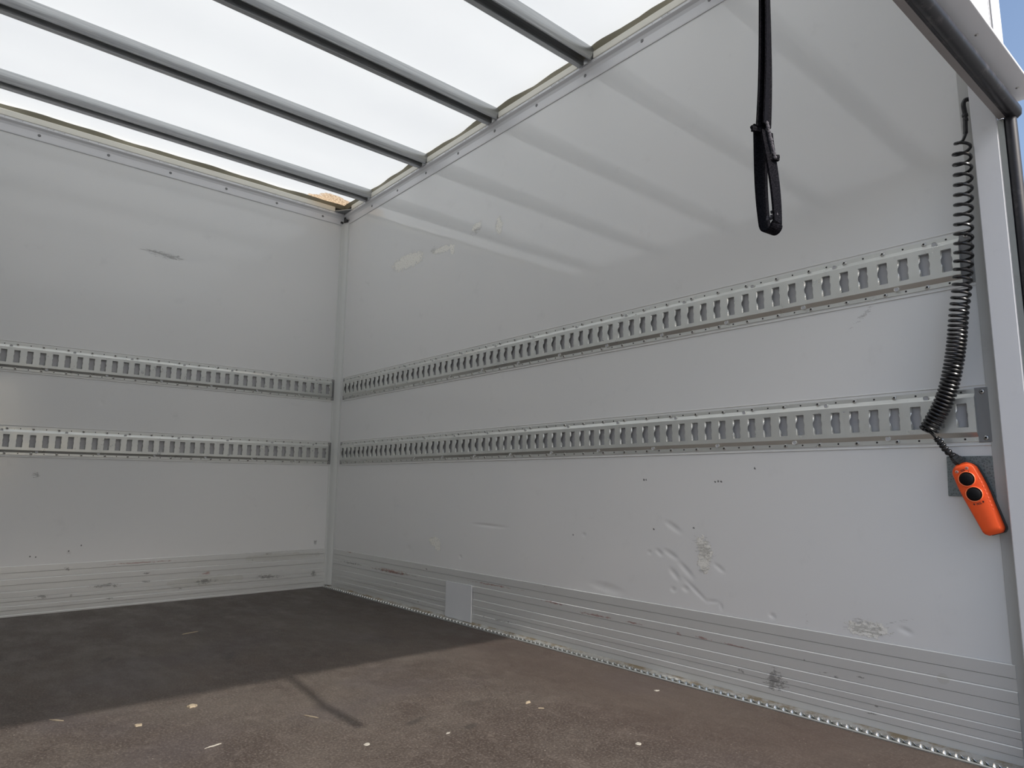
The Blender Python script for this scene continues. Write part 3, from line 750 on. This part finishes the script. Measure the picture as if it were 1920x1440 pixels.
# tilt the handset a little: lower end leans off the wall
def HP(s, w, h): return top + dn * s + side * w + out * h
Lh = (bot - top).length
def half(s):
    t = s / Lh
    if t < .12: return .0105 + (.0245 - .0105) * math.sin(min(1, t / .12) * PI / 2) ** .8
    if t < .55: return .0245 + .0015 * math.sin((t - .12) / .43 * PI)
    if t < .93: return .0245 - .0040 * (t - .55) / .38
    return .0205 - .0075 * ((t - .93) / .07) ** 2.2
def shell(h0, h1, inset, round_top, name, mat):
    bm = bmesh.new(); rings = []; NS = 34
    for i in range(NS + 1):
        s = Lh * i / NS; w = half(s) - inset; e = min(s, Lh - s); k = min(1, e / .010) ** .5 if round_top else 1
        hh = h0 + (h1 - h0) * (.62 + .38 * k) if h1 > h0 else h1
        ring = []
        prof = [(-1, 0), (-1.0, .45), (-.97, .72), (-.86, .92), (-.62, 1.0), (0, 1.02), (.62, 1.0), (.86, .92), (.97, .72), (1.0, .45), (1, 0)] if round_top else [(-1, 0), (-1, .5), (-1, 1), (-.5, 1), (0, 1), (.5, 1), (1, 1), (1, .5), (1, 0)]
        for a, b in prof: ring.append(bm.verts.new(HP(s + (0 if round_top else .001), a * w + (0 if round_top else .0028), h0 + (hh - h0) * b)))
        rings.append(ring)
    for i in range(NS):
        for k in range(len(rings[0]) - 1): bm.faces.new((rings[i][k], rings[i][k+1], rings[i+1][k+1], rings[i+1][k]))
        bm.faces.new((rings[i][-1], rings[i][0], rings[i+1][0], rings[i+1][-1]))
    bm.faces.new(rings[0]); bm.faces.new(rings[-1][::-1])
    return local(finish(name, bm, mat, smooth=True), rc)
HK = 1.07
_h = half
def half(s): return _h(s) * HK
tag(shell(.0, .016, .0014, False, 'back_shell', M_BLACK), 'black rear half shell')
tag(shell(.0155, .036, 0, True, 'housing', M_ORANGE), 'orange front housing')
HQ = .0362
M_BTN = Mat('black_button_rubber', (.004, .004, .005), .6); M_BTN.b.inputs['Specular IOR Level'].default_value = .2; M_BTN = M_BTN.m
basis = Matrix((side, dn, out)).transposed()    # columns
B3 = Matrix((( side.x, (-dn).x, out.x), (side.y, (-dn).y, out.y), (side.z, (-dn).z, out.z))).to_4x4()
for s, w in ((.0385, -.0005), (.0755, -.0005)):
    bm = bmesh.new(); lathe(bm, [(.0174, -.002), (.0177, .0022), (.0170, .0030), (.0160, .0026), (.0156, .0004)], 32, None, Matrix.Translation(HP(s, w, HQ - .0004)) @ B3)
    local(finish('button_ring', bm, painted('orange_ring', (.90, .20, .07), .4, dirt=0), smooth=True), rc)
    bm = bmesh.new(); lathe(bm, [(.0157, 0), (.0154, .0012), (.0138, .0028), (.010, .0044), (.005, .0053), (0, .0055)], 32, None, Matrix.Translation(HP(s, w, HQ - .0004)) @ B3)
    local(finish('button', bm, M_BTN, smooth=True), rc)
for s, w in ((.0165, -.0130), (.0155, .0095)):
    bm = bmesh.new(); lathe(bm, [(.0034, -.001), (.0034, .0008), (.0026, .0012), (.0018, .0012), (.0014, -.0002), (0, -.0002)], 12, [0, 0, 0, 1, 1], Matrix.Translation(HP(s, w, HQ - .0006)) @ B3)
    local(finish('screw', bm, [M_SCREW, M_DARK], smooth=True), rc)
def flat(bm, pts):     # pts in (w, s)
    a = [bm.verts.new(HP(s, w, HQ + .0001)) for w, s in pts]; b = [bm.verts.new(HP(s, w, HQ + .0006)) for w, s in pts]
    bm.faces.new(a); bm.faces.new(b[::-1]); n = len(pts)
    for i in range(n): bm.faces.new((a[i], a[(i+1)%n], b[(i+1)%n], b[i]))
bm = bmesh.new()   # pictograms: arrow, platform between, arrow
def pict(cs, up):
    k = -1 if up else 1
    for sx in (-1, 1):
        cx = sx * .0098
        flat(bm, [(cx - .0019, cs), (cx + .0019, cs), (cx, cs + k * .0034)]); flat(bm, [(cx - .0006, cs - k * .0018), (cx + .0006, cs - k * .0018), (cx + .0006, cs), (cx - .0006, cs)])
    flat(bm, [(-.0050, cs + .0014), (.0050, cs + .0014), (.0050, cs + .0024), (-.0050, cs + .0024)])
    flat(bm, [(-.0058, cs - .0008), (.0046, cs - .0016), (.0046, cs - .0006), (-.0050, cs + .0004)])
pict(.0975, True)
def pict2(cs):
    flat(bm, [(-.0048, cs - .003), (.0034, cs - .003), (.0034, cs - .0016), (-.0048, cs - .0016)])
    flat(bm, [(-.0048, cs), (.0044, cs), (.0044, cs + .0012), (-.0048, cs + .0012)])
    flat(bm, [(-.0112, cs + .0052), (-.0088, cs + .0036), (-.0084, cs + .0066)]); flat(bm, [(.0118, cs + .0042), (.0090, cs + .0034), (.0098, cs + .0064)])
pict2(.0185)
tag(local(finish('printed_symbols', bm, M_BLACK), rc), 'small black arrow and platform symbols')
# raised ribs of lettering-like knurl on the flank
bm = bmesh.new()
for i in range(9):
    s = .046 + i * .009; c = HP(s, half(s) - .0035, .0335)
    lathe(bm, [(.0026, -.001), (.0022, .0006), (0, .0009)], 8, None, Matrix.Translation(c) @ B3 @ Matrix.Rotation(.7, 4, 'Y'))
local(finish('flank_ridges', bm, M_ORANGE, smooth=True), rc)['kind'] = 'stuff'
# gland, strain relief, coil, lead
gax = (Vector((-.028, -3.3255, .6740)) - Vector((-.032, -3.3135, .705))).normalized()
g0 = Vector((-.026, -3.3250, .6760))
def frame(z):
    z = z.normalized(); x = z.orthogonal().normalized(); y = z.cross(x)
    return Matrix(((x.x, y.x, z.x), (x.y, y.y, z.y), (x.z, y.z, z.z))).to_4x4()
updir = (Vector((-.034, -3.3055, .700)) - g0).normalized()
bm = bmesh.new(); lathe(bm, [(.0, -.004), (.0115, -.004), (.0115, .0), (.0122, .001), (.0122, .0085), (.0105, .010), (.0100, .0165), (.0080, .018), (0, .018)], 6, None, Matrix.Translation(g0) @ frame(updir))
local(finish('gland_nut', bm, M_BLACK, bevel=.0008), rc)
sr = [g0 + updir * .016, Vector((-.036, -3.3020, .7045)), Vector((-.040, -3.2935, .7205)), Vector((-.044, -3.2850, .7345))]
def bez(P, n):
    out_ = []
    for i in range(len(P) - 1):
        p0 = P[max(i-1, 0)]; p1 = P[i]; p2 = P[i+1]; p3 = P[min(i+2, len(P)-1)]
        for k in range(n):
            t = k / n
            out_.append(.5 * ((2*p1) + (-p0+p2)*t + (2*p0-5*p1+4*p2-p3)*t*t + (-p0+3*p1-3*p2+p3)*t**3))
    out_.append(P[-1]); return out_
sp = bez(sr, 26)
bm = bmesh.new(); rad = [.0058 + .0030 * abs(math.sin(i / len(sp) * PI * 6.5)) * (1 - .25 * i / len(sp)) for i in range(len(sp))]
tube(bm, sp, rad, 14); local(finish('strain_relief', bm, M_CORD, smooth=True), rc)
spine = [(3.3960, .0500, 1.462), (3.3935, .050, 1.40), (3.392, .050, 1.36), (3.3825, .050, 1.225), (3.3765, .050, 1.150), (3.3675, .050, 1.085), (3.3575, .050, 1.03), (3.3480, .049, .965), (3.336, .048, .905),
         (3.3190, .047, .845), (3.2985, .046, .800), (3.2700, .045, .752)]
# spine from picture: pixel column of the coil turned into wall coordinates
SP = [Vector((-d, -u, z)) for u, d, z in spine]
spn = bez(SP, 40)
cum = [0]
for a, b in zip(spn, spn[1:]): cum.append(cum[-1] + (b - a).length)
Ltot = cum[-1]
def at(s):
    for i in range(len(cum) - 1):
        if cum[i+1] >= s:
            t = (s - cum[i]) / max(1e-9, cum[i+1] - cum[i]); return spn[i].lerp(spn[i+1], t), (spn[i+1] - spn[i]).normalized()
    return spn[-1], (spn[-1] - spn[-2]).normalized()
def pitch_at(s):
    t = s / Ltot
    if t < .35: return .0275 - .004 * t / .35
    if t < .68: return .0235 - (.0235 - .0093) * ((t - .35) / .33) ** 1.1
    return .0093
pts = []; s = 0.0; ang = 0.0; RC = .0180; WRD = .0038
up_ = [Vector((-.018, -3.4110, 1.575)), Vector((-.026, -3.4065, 1.572)), Vector((-.030, -3.4025, 1.560)), Vector((-.027, -3.4030, 1.535)), Vector((-.029, -3.4020, 1.505)), Vector((-.034, -3.4015, 1.480))]
NT = 20
ax = Vector((1, 0, 0))
while s < Ltot:
    p, t = at(s); e1 = (ax - t * ax.dot(t)).normalized(); e2 = t.cross(e1)
    rr = RC * (.55 + .45 * min(1, s / .02))
    pts.append(p + (e1 * math.cos(ang) + e2 * math.sin(ang)) * rr)
    ang -= 2 * PI / NT; s += pitch_at(s) / NT
bm = bmesh.new(); tube(bm, pts, WRD, 8)
lead = bez(up_ + [pts[0]], 8); tube(bm, lead, [.0054 if i < len(lead) * .8 else WRD for i in range(len(lead))], 8)
tail = bez([pts[-1], Vector((-.044, -3.268, .751)), Vector((-.050, -3.277, .7475)), sr[-1]], 10)
tube(bm, tail, WRD, 8)
local(finish('coiled_cord', bm, M_CORD, smooth=True), rc)
bm = bmesh.new()
for z, r in ((1.532, .0070), (1.520, .0062)):
    lathe(bm, [(0, -.003), (r, -.003), (r, .003), (0, .003)], 10, None, Matrix.Translation((-.027, -3.4030, z)))
local(finish('cord_clamp', bm, M_BLACK), rc)

# ------------------------------------------------------------------ pull strap
ps = empty('pull_strap', (-1.01, -3.393, 1.50)); tag(ps, 'black webbing pull strap with a sewn loop hanging from the header', 'strap')
vdir = Vector((.87, .45, 0)).normalized(); rdir = Vector((vdir.y, -vdir.x, 0))      # view direction and right
def ribbon(bm, C, Wd, th):
    prev = None; N = len(C)
    for i, (c, w) in enumerate(zip(C, Wd)):
        t = (C[min(i+1, N-1)] - C[max(i-1, 0)]).normalized(); n = t.cross(w).normalized() * th / 2
        ring = [bm.verts.new(c + w + n), bm.verts.new(c - w + n), bm.verts.new(c - w - n), bm.verts.new(c + w - n)]
        if prev:
            for k in range(4): bm.faces.new((prev[k], prev[(k+1)%4], ring[(k+1)%4], ring[k]))
        else: bm.faces.new(ring[::-1])
        prev = ring
    bm.faces.new(prev)
def wdir(a, half_w): return (rdir * math.sin(a) + vdir * math.cos(a)) * half_w     # a = 0 edge-on
top_s = Vector((-.985, -3.393, ZH + .012)); j = Vector((-1.0300, -3.393, 1.125))
C1 = []; W1 = []
N = 46
for i in range(N + 1):
    t = i / N; z = top_s.z + (j.z - top_s.z) * t
    x = -.985 - .014 * min(1, t / .4) - .031 * max(0, (t - .35) / .65) ** 1.3
    C1.append(Vector((x, -3.393 + .002 * math.sin(t * 5), z))); W1.append(wdir(math.radians(24 + 26 * t), .0125))
C1 = [Vector((-.985, hy(-.985) + .0035, 1.600)), Vector((-.985, hy(-.985) + .005, 1.560)), Vector((-.985, -3.425, 1.535)), Vector((-.985, -3.404, 1.512))] + C1
W1 = [Vector((.0125, 0, 0)), Vector((.0125, 0, 0)), Vector((.012, .002, 0)), Vector((.010, .006, 0))] + [w if w.x > 0 else -w for w in W1]
_b = bmesh.new(); quadbox(_b, (-1.006, hy(-.985) + .0002, 1.568), (-.964, hy(-.985) + .0065, 1.604)); local(finish('anchor_plate', _b, M_CAP, bevel=.001), ps)
bm = bmesh.new(); ribbon(bm, C1, W1, .0024)
local(finish('webbing', bm, M_WEB), ps)
bm = bmesh.new(); C2 = [c + rdir * .0035 - vdir * .002 for c in C1[4:]]; W2 = [wdir(math.radians(4 + 12 * i / N), .0120) for i in range(N + 1)]
ribbon(bm, C2, W2, .0022); tag(local(finish('second_ply', bm, M_WEB), ps))
# loop
zt, zb = 1.122, .970
C3 = []; W3 = []
a0 = math.radians(42); ldir = (rdir * math.cos(a0) - vdir * math.sin(a0))
def loopx(t, s):    # half width of loop opening
    return .0030 + .0085 * math.sin(min(1, t) * PI * .62) ** 1.3
cen = lambda z: Vector((-1.0265 + .006 * (zt - z) / (zt - zb), -3.394, z))
n1 = 26
for i in range(n1 + 1):
    t = i / n1; z = zt + .01 + (zb + .010 - zt - .01) * t
    C3.append(cen(z) - ldir * (loopx(t, -1) + .004 * (1 - t))); W3.append(wdir(math.radians(44 - 10 * t), .0125))
for i in range(1, 12):
    a = PI * i / 12; r = loopx(1, 1)
    C3.append(cen(zb + .010) - ldir * r * math.cos(a) + Vector((0, 0, -.011 * math.sin(a)))); W3.append(wdir(math.radians(34), .0118))
for i in range(n1 + 1):
    t = 1 - i / n1; z = zt - .004 + (zb + .010 - zt + .004) * t
    C3.append(cen(z) + ldir * (loopx(t, 1) + .001)); W3.append(wdir(math.radians(24 + 14 * (1 - t)), .0118))
bm = bmesh.new(); ribbon(bm, C3, W3, .0030)
local(finish('loop', bm, M_WEB, smooth=False), ps)
bm = bmesh.new()
def patch(z, w, dx, a):
    c = cen(z) + rdir * dx - vdir * .006
    C = [c + Vector((0, 0, .004 - .002 * k)) + rdir * random.uniform(-.0008, .0008) for k in range(5)]
    ribbon(bm, C, [wdir(math.radians(a), w)] * 5, .0045)
patch(1.121, .0135, -.006, 55); patch(1.076, .0095, .008, 60)
local(finish('stitching', bm, M_WEB), ps)
bm = bmesh.new()
for k in range(26):
    c = cen(1.130 - .0022 * k) + rdir * (.004 + .008 * k / 26) - vdir * .0075
    bmesh.ops.create_icosphere(bm, subdivisions=1, radius=.0018 + random.random() * .0014, matrix=Matrix.Translation(c))
for k in range(14):
    c = cen(.985 + random.random() * .012) + rdir * random.uniform(-.004, .009) - vdir * random.uniform(.006, .011)
    bmesh.ops.create_icosphere(bm, subdivisions=1, radius=.0015 + random.random() * .001, matrix=Matrix.Translation(c))
tag(local(finish('frayed_edge', bm, M_FUZZ), ps), 'frayed greyish webbing edge', kind='stuff')

# ------------------------------------------------------------------ flakes and bits lying on the floor
def flake(loc, rx, ry, rot, mat, label, h=.0016, pts=11, jag=.3, nm='flake'):
    bm = bmesh.new(); t = []; b = []
    for k in range(pts):
        a = 2 * PI * k / pts; q = 1 + random.uniform(-jag, jag)
        x = rx * q * math.cos(a); y = ry * q * math.sin(a)
        t.append(bm.verts.new((x * .9, y * .9, h * random.uniform(.7, 1.3)))); b.append(bm.verts.new((x, y, 0)))
    bm.faces.new(t); bm.faces.new(b[::-1])
    for k in range(pts): bm.faces.new((b[k], b[(k+1)%pts], t[(k+1)%pts], t[k]))
    o = finish(nm, bm, mat); o.location = (loc[0], loc[1], .0002); o.rotation_euler = (0, 0, rot)
    return tag(o, label, 'debris')
flake((-1.006, -.830), .036, .009, .3, M_TAN, 'long pale tan flake in the shaded part of the floor', .0008)
flake((-1.268, -1.795), .011, .014, .5, M_TAN, 'curled pale tan flake in the sun left of the strap shadow', .004)
flake((-1.414, -1.862), .010, .009, 0, M_TAN, 'small tan flake in sun just below the large shadow edge', .002)
flake((-1.033, -2.340), .0085, .007, .4, M_CHIP, 'round off-white chip just below the end of the strap shadow', .0012, jag=.1)
flake((-.5314, -2.748), .0085, .0075, .4, M_CHIP, 'oval off-white chip near the bottom, centre right of the floor', .0012, jag=.1)
flake((-.531, -2.355), .010, .005, .3, M_TAN, 'pale angular chip right of the strap shadow, above a dash-like sliver', .003)
flake((-.535, -2.412), .009, .0025, -.7, M_TAN, 'dash-like tan sliver right of the strap shadow', .001)
flake((-.842, -2.402), .007, .004, .3, M_CHIP, 'small white chip right of the dark floor smudge', .001)
flake((-.151, -2.517), .009, .005, -.5, M_CHIP, 'white scuffed chip near the floor edge rail', .001)
flake((-1.567, -1.691), .022, .002, -.9, M_STRAW, 'thin straw sliver at the left just below the shadow edge', .0015)
flake((-1.31, -2.12), .022, .0022, .2, M_CHIP, 'broken white crumb line at lower left of the floor', .0015, jag=.6)
o = flake((-1.052, -2.075), .024, .0016, -1.15, M_STRAW, 'straight pale straw left of the strap shadow', .0016, jag=.1, nm='straw')
